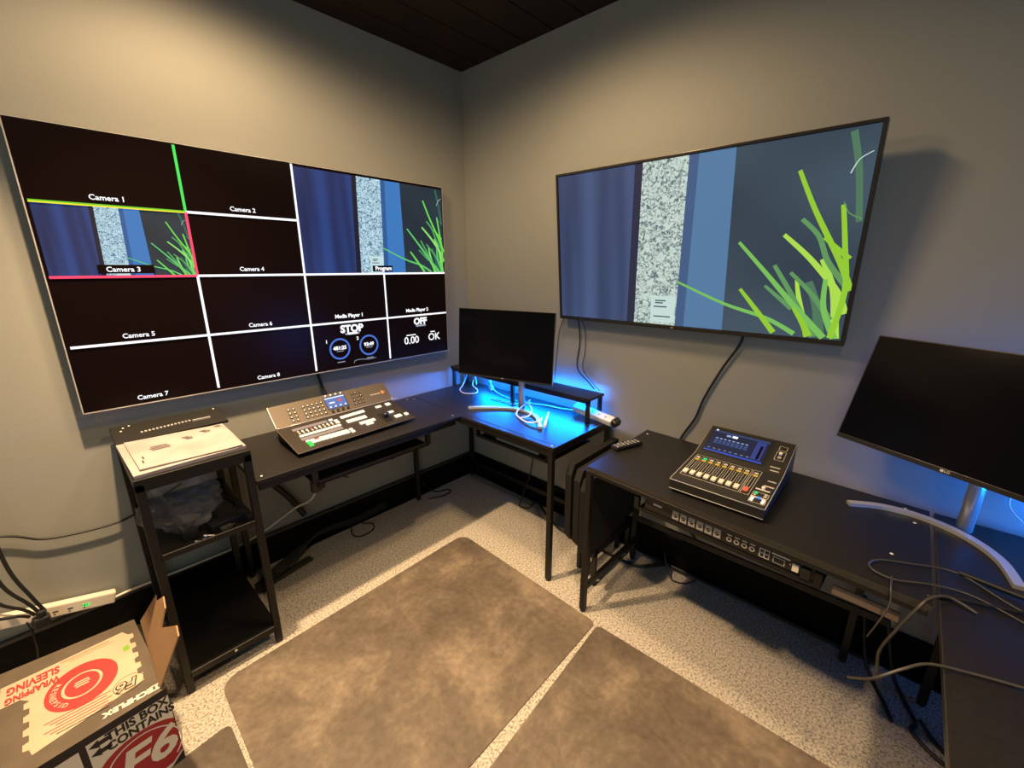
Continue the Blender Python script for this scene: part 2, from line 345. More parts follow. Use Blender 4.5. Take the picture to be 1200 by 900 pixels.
for tx, cx, cy in (('Camera 1', .5, 3), ('Camera 2', 1.5, 3), ('Camera 3', .5, 2), ('Camera 4', 1.5, 2), ('Camera 5', .5, 1), ('Camera 6', 1.5, 1), ('Camera 7', .5, 0), ('Camera 8', 1.5, 0)):
    if tx == 'Camera 3': S.rect(.5*cw-.085, 2*chh+.012, .5*cw+.085, 2*chh+.045, E_black, zt-.0004)
    S.text(tx, (cx*cw-.01), cy*chh+.027, .0185, E_white, zt, .0005)
S.rect(3*cw-.07, 2*chh+.012, 3*cw+.06, 2*chh+.045, E_black, zt-.0004); S.text('Program', 3*cw, 2*chh+.029, .022, E_white, zt, .001)
S.text('Media Player 1', 2.5*cw-.01, chh+.033, .020, E_white, zt, .001); S.text('Media Player 2', 3.5*cw-.01, chh+.033, .020, E_white, zt, .001)
S.text('STOP', 1.127, .218, .040, E_white, zt, .0026); S.rect(1.085, .186, 1.17, .197, E_grey, zt); S.text('00:00:00', 1.128, .192, .012, E_white, zt+.0003, .001)
for cx, n1 in ((1.046, '481:25'), (1.222, '93:49')):
    S.ring(cx, .113, .050, .060, E_blue, zt); S.text(n1, cx, .118, .020, E_white, zt, .0012); S.rect(cx-.02, .098, cx+.02, .102, E_grey, zt); S.rect(cx-.022, .036, cx+.022, .041, E_grey, zt)
S.text('1', .975, .16, .018, E_white, zt, .001); S.text('2', 1.155, .16, .018, E_white, zt, .001)
S.ribbon([(1.12, .02), (1.13, .035), (1.17, .036), (1.21, .03), (1.26, .033)], .003, .003, E_grey, zt)
S.text('OFF', 1.59, .218, .040, E_white, zt, .0026); S.rect(1.555, .186, 1.63, .197, E_grey, zt)
S.text('0.00', 1.517, .103, .046, E_white, zt, .0008); S.rect(1.48, .135, 1.55, .141, E_white, zt); S.text('OK', 1.692, .107, .046, E_white, zt, .0008); S.rect(1.665, .14, 1.70, .146, E_white, zt)
part('screen', t)(S)

# ------------------------------------------------------------ right wall display
t = thing('wall_television', 'large black-framed wall television showing green grass blades beside a blue curtain', 'television', (0, -1.54, 1.288))
bl = Vector((-.062, -.875, 1.288)); tl = Vector((-.140, -.880, 2.031)); w_ = 1.312; hh = (tl-bl).length
T = frame(bl, (0, -1, 0), tl-bl)
part('housing', t)(MB(T).box((0, 0, -.045), (w_, hh, -.004), M_bezel, .004).box((.15, .0, -.058), (w_-.15, .30, -.04), M_plast, .005))
part('wall_bracket', t)(MB().box((-.003, -1.75, 1.45), (-.02, -1.33, 1.85), M_metal).box((-.02, -1.40, 1.5), (-.06, -1.37, 1.80), M_metal).box((-.02, -1.71, 1.5), (-.06, -1.68, 1.80), M_metal))
f = MB(T); e = .011
for a, b_ in (((0, 0, -.006), (w_, .016, .004)), ((0, hh-e, -.006), (w_, hh, .004)), ((0, .016, -.006), (e, hh-e, .004)), ((w_-e, .016, -.006), (w_, hh-e, .004))): f.box(a, b_, M_bezel, .0015)
f.text('LG', w_/2, .008, .007, M_screw, .0045, .0003)
part('rim', t)(f)
S = MB(T); S.rect(e, .016, w_-e, hh-e, E_black, -.003); picture(S, e+.002, .018, w_-2*e-.004, hh-e-.020, PR, -.0024)
part('screen', t)(S)

# ------------------------------------------------------------ desks
DZ = .75
def leg(parent, x, y, z1=.73, s=.026, foot=True):
    mb = MB().box((x-s/2, y-s/2, .012), (x+s/2, y+s/2, z1), M_metal, .002); o = mb.build('leg', parent)
    MB().cyl((x, y, 0.001), (x, y, .014), s*.52, M_plast).build('foot', o); return o
def dots(t, pts, z=DZ):
    for x, y in pts: part('screw_cap', t)(MB().cyl((x, y, z-.001), (x, y, z+.0012), .0045, M_screw, n=10))
t = thing('corner_desk', 'black L-shaped desk in the corner carrying the switcher panel and the smaller monitor', 'desk', (-.8, -.4, 0))
part('left_tabletop', t)(MB().box((-1.632, -.565, .732), (-.542, -.035, DZ), M_desk, .0025))
part('right_tabletop', t)(MB().box((-.540, -1.235, .732), (-.02, -.035, DZ), M_desk, .0025).box((-.575, -1.235, .732), (-.541, -.566, DZ), M_desk, .0025))
dots(t, [(-.60, -.075), (-.565, -.10), (-.60, -.53), (-.553, -1.21), (-1.60, -.53)])
for x, y in ((-.560, -1.215), (-.045, -1.215), (-.045, -.055), (-.555, -.062), (-1.60, -.062)): leg(t, x, y)
mb = MB()
for a, b_ in (((-1.62, -.555, .700), (-.60, -.535, .732)), ((-1.62, -.065, .700), (-.02, -.045, .732)), ((-.570, -1.225, .700), (-.550, -.56, .732)), ((-.055, -1.225, .700), (-.035, -.05, .732)), ((-.57, -1.225, .700), (-.04, -1.205, .732)), ((-.56, -.55, .70), (-.54, -.05, .732)), ((-1.61, -.55, .70), (-1.59, -.05, .732))): mb.box(a, b_, M_metal, .002)
part('frame_rail', t)(mb)
for (x0, x1, y0, y1) in ((-1.40, -.79, -.555, -.14),):
    mb = MB()
    for x in (x0, x1):
        mb.box((x-.012, y0, .640), (x+.012, y0+.022, .702), M_metal, .002).box((x-.012, y1-.022, .640), (x+.012, y1, .702), M_metal, .002)
    mb.box((x0, y0, .636), (x1, y0+.012, .652), M_metal, .002).box((x0, y0, .634), (x1, y1, .640), M_shelf)
    part('under_tray', t)(mb)
mb = MB(); mb.box((-.53, -1.17, .634), (-.15, -.66, .640), M_shelf).box((-.535, -1.17, .636), (-.523, -.66, .655), M_metal, .002)
for yy in (-1.17, -.66): mb.box((-.535, yy-.01, .64), (-.515, yy+.01, .702), M_metal, .002)
part('under_tray', t)(mb)
mb = MB(); mb.box((-.05, -1.20, .10), (-.035, -.07, .13), M_metal, .002); part('rear_bar', t)(mb)

# monitor riser
t = thing('monitor_riser', 'long low black shelf standing on the corner desk against the right wall', 'shelf', (-.105, -.6, DZ))
part('shelf_board', t)(MB().box((-.205, -1.185, .882), (-.053, -.035, .897), M_desk, .002))
for x, y in ((-.19, -1.17), (-.07, -1.17), (-.19, -.62), (-.19, -.055), (-.07, -.055)):
    part('leg', t)(MB().box((x-.010, y-.010, DZ+.001), (x+.010, y+.010, .882), M_metal, .002))
part('frame_rail', t)(MB().box((-.20, -1.18, .866), (-.185, -.04, .882), M_metal, .002))
# blue LED strips (real light sources)
E_led = mat('blue_led', (.1, .3, .9), .5, emit=(.0, .30, 1.0), es=14)
solo('led_strip', 'glowing blue light strip fixed under the monitor riser', 'light', MB().box((-.048, -1.16, .884), (-.0525, -.08, .893), E_led), 'blue light strips')
area('led_glow_riser', (-.06, -.66, .862), (-.13, -.62, .75), 23, BLUE, .04, .95).rotation_euler = (0, math.radians(42), 0)
area('led_glow_wall', (-.047, -.66, .888), (0.1, -.66, .86), 2.6, BLUE, .012, 1.0).rotation_euler = (0, math.radians(-90), 0)

# desk C with the mixer
t = thing('long_desk', 'black desk against the right wall carrying the fader console', 'desk', (-.35, -1.98, 0))
tp = [(-.618, -1.452), (-.690, -2.522), (-.10, -2.522), (-.045, -1.447)]
part('tabletop', t)(MB().prism(tp[::-1] if False else [tp[0], tp[1], tp[2], tp[3]], .734, DZ, M_desk))
part('edge_band', t)(MB().prism([(-.6195, -1.452), (-.6915, -2.522), (-.690, -2.522), (-.618, -1.452)], .733, .7505, M_edge))
dots(t, [(-.231, -2.485), (-.492, -2.436), (-.10, -1.475), (-.135, -2.46)])
for x, y in ((-.622, -1.462), (-.118, -1.455), (-.115, -2.40)): leg(t, x+.012, y)
part('stretcher', t)(MB().box((-.60, -1.472, .115), (-.118, -1.452, .140), M_metal, .002))
part('frame_rail', t)(MB(frame((-.610, -1.46, .70), (-.072, -1.06, 0), (0, 0, 1))).box((0, .016, -.012), (1.06, .033, .012), M_metal, .002))
part('frame_rail', t)(MB().box((-.60, -1.472, .700), (-.10, -1.452, .734), M_metal, .002))
part('rear_bar', t)(MB().box((-.12, -2.5, .25), (-.105, -1.46, .28), M_metal, .002).box((-.12, -2.5, .700), (-.10, -1.46, .734), M_metal, .002))
TR = frame((-.622, -1.690, .655), (-.036, -.606, 0), (0, 0, 1))
mb = MB(TR); mb.box((0, -.008, -.012), (.61, .004, .004), M_metal, .0015)
for s in (0, .6): mb.box((s-.010, -.004, -.012), (s+.010, .046, .006), M_metal, .002)
mb.box((0, -.010, .0-.30), (.61, -.006, 0), M_shelf)
part('rack_bracket', t)(mb)
mb = MB(frame((-.640, -2.325, .662), (-.010, -.15, 0), (0, 0, 1))); mb.box((0, -.022, -.003), (.150, .008, .003), mat('pale_strip', (.16, .12, .10), .4), .001)
part('pale_rail', t, 'pale rail strip')(mb)  # plain pale flat strip below the desk front, without lettering

# rack stage box
t = thing('rack_audio_box', 'slim black rack unit with a row of connectors under the fader console desk', 'audio unit', (-.5, -1.98, .66))
part('body', t)(MB(TR).box((.045, .006, -.25), (.585, .050, -.012), M_plast, .002))
P_ = MB(TR); P_.box((.03, .006, -.012), (.59, .050, -.006), M_atemd, .001); P_.rect(.065, .034, .10, .042, M_whitep, -.0055)
part('faceplate', t)(P_)
for i in range(6):
    x = .155+i*.030; q_ = MB(TR); q_.rect(x-.012, .012, x+.012, .046, M_line, -.0055); q_.disc(x, .028, .010, M_plast, -.005); q_.ring(x, .028, .008, .0105, M_silver, -.0045, n=20); q_.disc(x-.003, .028, .002, M_silver, -.004, 8); q_.disc(x+.003, .030, .002, M_silver, -.004, 8)
    part('connector', t)(q_)
for i in range(4):
    x = .345+i*.024; part('connector', t)(MB(TR).ring(x, .026, .005, .009, M_silver, -.0045, n=16).disc(x, .026, .005, M_plast, -.005).rect(x-.008, .040, x+.008, .044, M_whitep, -.005))
part('data_port', t)(MB(TR).rect(.438, .012, .468, .044, M_whitep, -.0055).rect(.441, .030, .452, .041, M_plast, -.005).rect(.455, .030, .466, .041, M_plast, -.005).rect(.441, .015, .452, .026, M_plast, -.005).rect(.455, .015, .466, .026, M_plast, -.005))
part('card_slot', t)(MB(TR).rect(.478, .012, .512, .034, M_line, -.0055).rect(.481, .015, .509, .031, M_plast, -.005).rect(.474, .040, .525, .045, M_whitep, -.005))
part('power_switch', t)(MB(TR).box((.532, .014, -.006), (.550, .040, .002), M_white, .002).rect(.524, .006+.02, .528, .032, M_whitep, -.005))
part('power_inlet', t)(MB(TR).box((.556, .010, -.006), (.582, .044, .012), M_plast, .002))

# desk D at right
t = thing('side_desk', 'black desk running out of frame at lower right beyond the seam', 'desk', (-1.0, -2.85, 0))
part('tabletop', t)(MB().box((-1.75, -3.15, .732), (-.10, -2.535, DZ), M_desk, .0025))
part('edge_band', t)(MB().box((-1.75, -2.536, .733), (-.10, -2.534, .7504), M_edge))
for x, y in ((-1.72, -2.56), (-.13, -2.64), (-1.72, -3.12), (-.13, -3.12)): leg(t, x, y)
part('frame_rail', t)(MB().box((-1.73, -2.57, .700), (-.12, -2.55, .732), M_metal, .002))
part('side_panel', t)(MB().box((-1.60, -3.06, .18), (-.16, -3.045, .70), M_shelf, .002))
solo('led_strip', 'glowing blue light strip along the wall behind the right-hand monitor', 'light', MB().box((-.08, -3.5, DZ+.002), (-.095, -2.95, DZ+.012), E_led), 'blue light strips')
area('led_glow_right', (-.12, -3.05, .80), (0.0, -2.85, .84), 9, BLUE, .5, .05)

# ------------------------------------------------------------ storage stand at left
t = thing('storage_stand', 'narrow black three-tier metal stand holding papers beside the left wall', 'stand', (-1.81, -.32, 0))
SX0, SX1, SY0, SY1, SZ = -1.982, -1.640, -.60, -.060, .900
for x in (SX0, SX1):
    for y in (SY0, SY1): leg(t, x+(.013 if x == SX0 else -.013), y+(.013 if y == SY0 else -.013), SZ-.02)
part('top_board', t)(MB().box((SX0, SY0, SZ-.018), (SX1, SY1, SZ), M_desk, .002).box((SX0, SY0, SZ-.045), (SX1, SY0+.022, SZ-.018), M_metal, .002))
part('middle_shelf', t)(MB().box((SX0+.01, SY0+.01, .585), (SX1-.01, SY1, .597), M_desk, .002).box((SX0+.02, SY0, .582), (SX1-.02, SY0+.012, .606), M_metal, .002))
part('bottom_shelf', t)(MB().box((SX0+.01, SY0+.01, .075), (SX1-.01, SY1, .088), M_shelf, .002).box((SX0+.02, SY0, .065), (SX1-.02, SY0+.02, .092), M_metal, .002))
for a_, b_ in (((SX0+.02, SY1-.02, .30), (SX1-.02, SY1, .32)), ((SX0, SY0, SZ-.04), (SX0+.02, SY1, SZ-.018)), ((SX1-.02, SY0, SZ-.04), (SX1, SY1, SZ-.018))): part('rail', t)(MB().box(a_, b_, M_metal, .002))
dm = MB(); dm.cyl((-1.81, SY0-.001, .079), (-1.81, SY0+.002, .079), .005, M_screw, n=10); part('screw_cap', t)(dm)

# rack panel on top of stand (rear)
t = thing('rack_patchbay', 'black rack patch bay lying on the stand behind the papers', 'panel', (-1.80, -.1, SZ))
T = frame((-1.985, -.208, SZ+.003), (1, .0, 0), (0, .15, .014))
part('plate', t)(MB(T).box((0, 0, 0), (.375, .185, .012), M_fab, .002))
mb = MB(T)
for i in range(14): mb.box((.085+i*.0125, .063+i*.0012, .012), (.092+i*.0125, .076+i*.0012, .0145), M_line if i % 3 else M_silver)
mb.box((.26, .070, .012), (.325, .077, .018), M_silver); part('connector_row', t)(mb)
mb = MB(T)
for x, y in ((.04, .155), (.03, .123), (.06, .168), (.36, .172)): part('mounting_screw', t)(MB(T).cyl((x, y, .011), (x, y, .0135), .0035, M_screw, n=10))
# papers
def sheet(pts, z, dz, wob, m=None):
    mb = MB(); n = 10; top = []; A, B_, C_, D_ = [Vector((*p, 0)) for p in pts]
    V = []
    for j in range(n+1):
        for i in range(n+1):
            u, v = i/n, j/n; p = (A*(1-u)+B_*u)*(1-v)+(D_*(1-u)+C_*u)*v
            V.append((p.x, p.y, z+dz+wob*(math.sin(5*u+3*v+z*90)*.5+math.sin(9*v-4*u)*.3+.8)))
    F = [[j*(n+1)+i, j*(n+1)+i+1, (j+1)*(n+1)+i+1, (j+1)*(n+1)+i] for j in range(n) for i in range(n)]
    k = len(V); V2 = [(x, y, z) for x, y, _ in V]
    F2 = [[k+q for q in f][::-1] for f in F]
    per = [i for i in range(n)]+[(n)+(n+1)*j for j in range(n)]+[n*(n+1)+n-i for i in range(n)]+[(n-j)*(n+1) for j in range(n)]
    F3 = [[a, k+a, k+b, b] for a, b in zip(per, per[1:]+per[:1])]
    mb._add(V+V2, F+F2+F3, m or M_paper, smooth=False); return mb
mb = sheet([(-1.976, -.588), (-1.645, -.572), (-1.640, -.235), (-1.985, -.215)], SZ+.001, .010, .002)
solo('paper_stack', 'thick stack of white papers on the metal stand, under the loose top sheet', 'papers', mb)
mb = sheet([(-1.955, -.560), (-1.655, -.572), (-1.655, -.262), (-1.962, -.222)], SZ+.0155, .002, .0025)
mb.T = Matrix.Translation((0, 0, 0))
for x, y, l, in ((-1.90, -.36, .05), (-1.905, -.378, .06), (-1.90, -.396, .055), (-1.80, -.33, .022), (-1.795, -.343, .026), (-1.79, -.358, .022), (-1.735, -.30, .022), (-1.73, -.313, .028), (-1.725, -.328, .022), (-1.68, -.275, .022), (-1.675, -.29, .02)):
    mb.box((x, y, SZ+.0208), (x+l, y+.004, SZ+.0218), M_ink)
for k, (x, y) in enumerate(((-1.935, -.47), (-1.94, -.51))): mb.box((x, y, SZ+.0208), (x+.004, y+.03, SZ+.0218), M_ink)
solo('document_sheet', 'loose printed top sheet lying on the stack of papers', 'papers', mb)

# plastic bag on middle shelf
def bag(name, label, cat, c0, rx, ry, rz, seed, m, crump=.25):
    random.seed(seed); bm = bmesh.new(); bmesh.ops.create_icosphere(bm, subdivisions=4, radius=1)
    from mathutils import noise
    for v in bm.verts:
        p = v.co.copy(); k = 1+crump*(noise.noise(p*2.2+Vector((seed, 0, 0)))+.6*noise.noise(p*5+Vector((0, seed, 0)))+.35*noise.noise(p*11))
        v.co = Vector((c0[0]+p.x*k*rx, c0[1]+p.y*k*ry, max(c0[2]+p.z*k*rz, c0[2]-rz*.98)))
    mb = MB(); vi = {v: i for i, v in enumerate(bm.verts)}
    mb._add([v.co.copy() for v in bm.verts], [[vi[v] for v in f.verts] for f in bm.faces], m); bm.free(); return solo(name, label, cat, mb)
M_poly = mat('clear_plastic', (.45, .44, .42), .12, spec=1.0); nb = M_poly.node_tree.nodes['Principled BSDF']; nb.inputs['Alpha'].default_value = .16
bag('plastic_bag', 'crumpled clear plastic bag on the middle shelf of the metal stand', 'bag', (-1.855, -.40, .691), .125, .16, .092, 3, M_poly)
mb = MB(frame((-1.80, -.56, .598), (1, .12, 0), (-.12, 1, 0))); mb.box((0, 0, 0), (.125, .05, .028), M_plast, .004)
solo('power_adapter', 'long dark power adapter on the middle shelf below the plastic bag', 'adapter', mb)
mb = MB(frame((-1.775, -.585, .598), (1, .15, 0), (-.15, 1, 0))); mb.box((0, 0, 0), (.04, .02, .018), M_gcable, .003); mb.cyl((.04, .01, .009), (.052, .01, .009), .005, M_plast)
solo('cable_plug', 'small grey cable plug at the front of the middle shelf', 'plug', mb)
mb = MB(frame((-1.885, -.55, .598), (1, .0, 0), (0, 1, 0))); mb.box((0, 0, 0), (.05, .07, .045), M_plast, .006)
solo('power_adapter', 'square black plug-in adapter at the left of the middle shelf', 'adapter', mb)
mb = MB().tube([(-1.86, -.585, .605), (-1.84, -.59, .603), (-1.82, -.575, .606), (-1.83, -.585, .615), (-1.80, -.59, .604)], .003, M_silver); solo('wire_coil', 'short coil of shiny wire on the middle shelf', 'cable', mb)
mb = MB().tube([(-1.90, -.30, .602), (-1.80, -.2, .604), (-1.70, -.28, .603), (-1.68, -.42, .604), (-1.74, -.50, .603), (-1.70, -.54, .604)], .0045, M_cable); solo('black_cable', 'black cable curled over the middle shelf of the stand', 'cable', mb)

# ------------------------------------------------------------ video switcher
t = thing('video_switcher', 'wide dark video switcher panel with lit white buttons on the corner desk', 'control panel', (-1.11, -.33, DZ))
Lo = Vector((-1.43, -.475, .775)); T1 = frame(Lo, (.63, .025, 0), (-.025*.35, .215, .055)); D1 = .222
part('base', t)(MB(T1).box((.012, .01, -.020), (.618, D1+.05, -.004), M_plast, .004))
part('base_feet', t)(MB(frame((-1.43, -.475, DZ+.001), (.63, .025, 0), (-.025, .63, 0))).box((.03, .03, 0), (.60, .22, .012), M_plast, .004).box((.03, .13, 0), (.60, .30, .045), M_plast, .004))
part('lower_panel', t)(MB(T1).box((0, 0, -.004), (.630, D1+.012, 0), M_atemd, .0015).box((-.002, -.002, -.005), (.632, .002, -.001), M_atem, .0005).box((-.002, 0, -.005), (.002, D1, -.001), M_atem, .0005))
T2 = frame((-1.438, -.26, .832), (.63, .025, 0), (-.004, .085, .09)); D2 = .122
up = MB(T2); up.prism(roundpoly([(0, 0), (.637, 0), (.637, D2), (0, D2)], .012), -.010, 0, M_atem)
part('upper_panel', t)(up)
rm = MB(T2); rm.tube([(.010, 0, 0), (.625, 0, 0), (.634, .002, 0), (.637, .012, 0)], .0016, M_silver, n=6, sub=4); rm.tube([(.012, 0, 0), (.002, .003, 0), (0, .014, 0), (0, D2-.012, 0), (.004, D2-.002, 0)], .0022, M_silver, n=6, sub=4)
part('rim', t, 'bright metal edge')(rm)
part('rear_box', t)(MB(T2).box((.02, .0, -.05), (.617, .07, -.010), M_plast, .006))
E_key = emi('lit_key', (255, 238, 210), 1.35); E_keyd = mat('dim_key', (.50, .46, .40), .5); E_scr = emi('switcher_screen', (96, 124, 190), 1.); E_kg = emi('green_key', (60, 230, 90), 1.3); E_kr = emi('red_key', (240, 90, 70), 1.)
for (x0, y0, n, ng) in ((.085, .022, 2, 4), (.155, .022, 5, 4), (.420, .03, 3, 4)):
    for i in range(n):
        for j in range(ng):
            x = x0+i*.023; y = y0+j*.021
            part('small_key', t)(MB(T2).box((x-.0075, y-.0065, 0), (x+.0075, y+.0065, .0035), M_atemd, .001).disc(x, y, .0042 if x0 < .4 else .0026, E_keyd if (i*7+j*3) % 4 else E_key, .0038, 8))
sc = MB(T2); sc.rect(.266, .030, .382, .108, M_plast, .0008); sc.rect(.270, .034, .378, .104, E_scr, .0012); sc.rect(.270, .094, .378, .099, E_white, .0016)
for i in range(4): sc.disc(.285+i*.027, .045, .005, E_white, .0016, 10)
sc.rect(.285, .064, .315, .072, E_white, .0016); sc.disc(.345, .074, .009, E_kr, .0016)
part('status_screen', t)(sc)
for i in range(4):
    part('round_key', t)(MB(T2).cyl((.283+i*.028, .114, 0), (.283+i*.028, .114, .004), .0045, E_key, n=12)); part('knob', t)(MB(T2).cyl((.283+i*.028, .018, 0), (.283+i*.028, .018, .010), .0065, M_plast, n=14))
lg = MB(T2); lg.text('Blackmagicdesign', .552, .058, .0065, M_whitep, .0008, .0002); lg.box((.592, .050, .0005), (.602, .070, .001), mat('orange_logo', (.75, .25, .06), .5)); lg.box((.605, .054, .0005), (.610, .066, .001), MATS['orange_logo'])
part('maker_mark', t)(lg)
def key(x, y, wx, wy, m=E_key, hgt=.006):
    part('key', t)(MB(T1).box((x-wx/2, y-wy/2, 0), (x+wx/2, y+wy/2, hgt), m, .0015))
for i in range(10):
    x = .073+i*.0205
    key(x, .050-i*.0008, .0185, .017, E_kg if i == 0 else (E_kr if i == 1 and False else E_key)); key(x, .030+.005 if False else .066-i*.0008, .0185, .012, E_kr if i == 2 else E_key)
    key(x-.004, .118, .0185, .014); key(x-.004, .140, .007, .012, E_keyd); key(x-.004, .156, .009, .008, E_kr if i == 3 else (E_key if i % 3 else E_keyd))
key(.073, .028, .0185, .014, E_kg)
for x, y in ((.283, .036), (.283, .058), (.262, .145), (.262, .165), (.243, .182)): key(x, y, .018, .014)
for i in range(6): key(.305+i*.023, .178+i*.0008, .021, .020)
for i in range(5): key(.312+i*.022, .128, .020, .024)
for i in range(4): key(.357+i*.022, .082, .020, .020)
for i in range(2): key(.378+i*.022, .058, .018, .014)
for x, y, a in ((.520, .185, .034), (.580, .185, .028), (.545, .105, .034), (.557, .052, .040), (.607, .048, .020)): key(x, y, a, .022 if a != .034 else .016)
part('slot_panel', t)(MB(T1).rect(.055, .172, .225, .195, mat('grey_legend', (.12, .12, .15), .5), .0006).rect(.055, .082, .26, .104, MATS['grey_legend'], .0006))
part('transition_lever', t)(MB(T1).box((.468, .03, 0), (.515, .115, .003), M_plast, .001).cyl((.478, .072, .02), (.508, .072, .02), .010, M_plast).box((.484, .068, 0), (.50, .076, .02), M_plast, .001))

# ------------------------------------------------------------ digital mixer
t = thing('audio_mixer', 'black audio mixer with nine faders and a blue touchscreen', 'audio mixer', (-.36, -1.955, DZ))
prof = [(-.58, .762), (-.58, .800), (-.33, .825), (-.145, .893), (-.125, .885), (-.125, .762)]
def sideprism(prof, y0, y1, m, mb=None):
    mb = mb or MB(); n = len(prof); V = [(p[0], y0, p[1]) for p in prof]+[(p[0], y1, p[1]) for p in prof]
    mb._add(V, [list(range(n)), list(range(n, 2*n))[::-1]]+[[i, n+i, n+(i+1) % n, (i+1) % n] for i in range(n)], m); return mb
part('body', t)(sideprism(prof, -1.793, -2.112, M_mixer))
part('foot_plate', t)(MB().box((-.57, -2.10, DZ+.001), (-.14, -1.80, .763), M_plast, .003))
q_ = MB(); q_.tube([(-.581, -1.793, .800), (-.581, -2.112, .800)], .0018, M_line, sub=1); q_.tube([(-.581, -1.793, .764), (-.581, -2.112, .764)], .0016, M_line, sub=1); q_.tube([(-.58, -2.113, .800), (-.33, -2.113, .825), (-.145, -2.113, .893)], .0014, M_line, sub=1)
q_.tube([(-.58, -1.792, .800), (-.33, -1.792, .825), (-.145, -1.792, .893)], .0012, M_line, sub=1)
part('edge_line', t, 'pale grey edge line')(q_)
T3 = frame((-.58, -1.793, .8005), (0, -1, 0), (.25, 0, .025)); T4 = frame((-.33, -1.793, .8255), (0, -1, 0), (.185, 0, .068))
sc = MB(T4); sc.rect(.012, .024, .250, .182, M_plast, .0004); sc.rect(.020, .032, .236, .172, emi('mixer_screen', (24, 32, 60)), .0009); sc.rect(.020, .032, .236, .040, emi('mixer_screen_blue', (50, 80, 200)), .0013); sc.rect(.020, .160, .236, .172, MATS['mixer_screen_blue'] if False else emi('mixer_screen_top', (50, 64, 108)), .0013)
sc.rect(.192, .046, .226, .158, emi('mixer_meter', (48, 62, 132)), .0013); sc.rect(.210, .050, .219, .135, E_black, .0016)
E_mt = emi('mixer_text', (150, 170, 215)); E_mb = emi('mixer_block', (54, 74, 124))
for i in range(8): sc.rect(.040+i*.0165, .086, .053+i*.0165, .112, E_mb, .0014); sc.rect(.040+i*.0165, .118, .050+i*.0165, .124, E_mt, .0014); sc.rect(.030+i*.021, .050, .040+i*.021, .053, E_mt, .0014)
sc.rect(.075, .142, .093, .154, E_mt, .0015); sc.rect(.098, .142, .118, .156, E_white, .0015); sc.disc(.030, .172, .0045, E_white, .0018, 12)
part('touchscreen', t)(sc)
M_ol = MATS['grey_trim_line']; fl = MB(T3)
def outl(mb, x0, y0, x1, y1, w=.0014, z=.0006):
    for a in ((x0, y0, x1, y0+w), (x0, y1-w, x1, y1), (x0, y0, x0+w, y1), (x1-w, y0, x1, y1)): mb.rect(*a, M_whitep, z)
outl(fl, .014, .055, .222, .238); outl(fl, .226, .055, .254, .240)
for i in range(1, 8): fl.rect(.014+i*.026-.0004, .075, .014+i*.026+.0004, .238, M_whitep, .0006)
outl(fl, .262, .022, .312, .055); outl(fl, .262, .060, .312, .095)
part('printed_outline', t)(fl)
E_fy = emi('fader_yellow', (225, 175, 60)); E_gk = emi('mixer_green', (60, 215, 120), 1.1)
for i in range(9):
    x = .027+i*.026 if i < 8 else .240
    p_ = part('fader', t)(MB(T3).box((x-.0012, .085, 0), (x+.0012, .185, .001), M_plast).rect(x-.0062, .088, x-.0040, .186, M_line, .0006).rect(x+.0040, .088, x+.0062, .186, M_line, .0006))
    MB(T3).box((x-.0085, .066, .001), (x+.0085, .092, .011), M_white if i < 8 else mat('red_cap', (.60, .13, .09), .5), .0025).build('fader_cap', p_)
    part('fader_key', t)(MB(T3).box((x-.008, .192, 0), (x+.008, .202, .003), E_fy, .001))
    part('fader_key', t)(MB(T3).box((x-.007, .208, 0), (x+.007, .220, .004), E_gk if i == 1 else E_keyd, .001))
for (x, y, wx, wy, m) in ((.298, .145, .032, .005, M_whitep), (.298, .185, .028, .005, E_keyd), (.272, .085, .011, .010, E_gk), (.287, .057, .014, .008, emi('mixer_blue', (90, 150, 255), 1.1)), (.303, .085, .010, .008, E_keyd), (.303, .072, .010, .008, E_keyd), (.271, .070, .009, .006, E_keyd), (.270, .048, .010, .005, E_key), (.270, .039, .010, .005, E_key), (.270, .030, .010, .005, E_key), (.304, .048, .010, .005, E_key), (.304, .039, .010, .005, E_key), (.304, .030, .010, .005, E_key), (.286, .112, .046, .006, M_whitep), (.286, .057, .048, .004, M_whitep)):
    part('key', t)(MB(T3).box((x-wx/2, y-wy/2, 0), (x+wx/2, y+wy/2, .004), m, .0012))
part('encoder_knob', t)(MB(T3).cyl((.286, .120, 0), (.286, .120, .012), .006, M_white, n=18))
qo = MB(T4); outl(qo, .270, .140, .298, .165); outl(qo, .268, .078, .300, .132); part('headphone_section', t)(qo)
part('encoder_knob', t)(MB(T4).cyl((.284, .112, 0), (.284, .112, .012), .006, M_white, n=18)); part('encoder_knob', t)(MB(T4).cyl((.284, .092, 0), (.284, .092, .006), .007, M_line, n=18))
part('key', t)(MB(T4).box((.276, .146, 0), (.292, .158, .003), M_plast, .001))
part('key', t)(MB(T4).box((.268, .030, 0), (.302, .035, .004), E_keyd, .001)); part('key', t)(MB(T4).box((.272, .010, 0), (.302, .015, .004), E_keyd, .001))

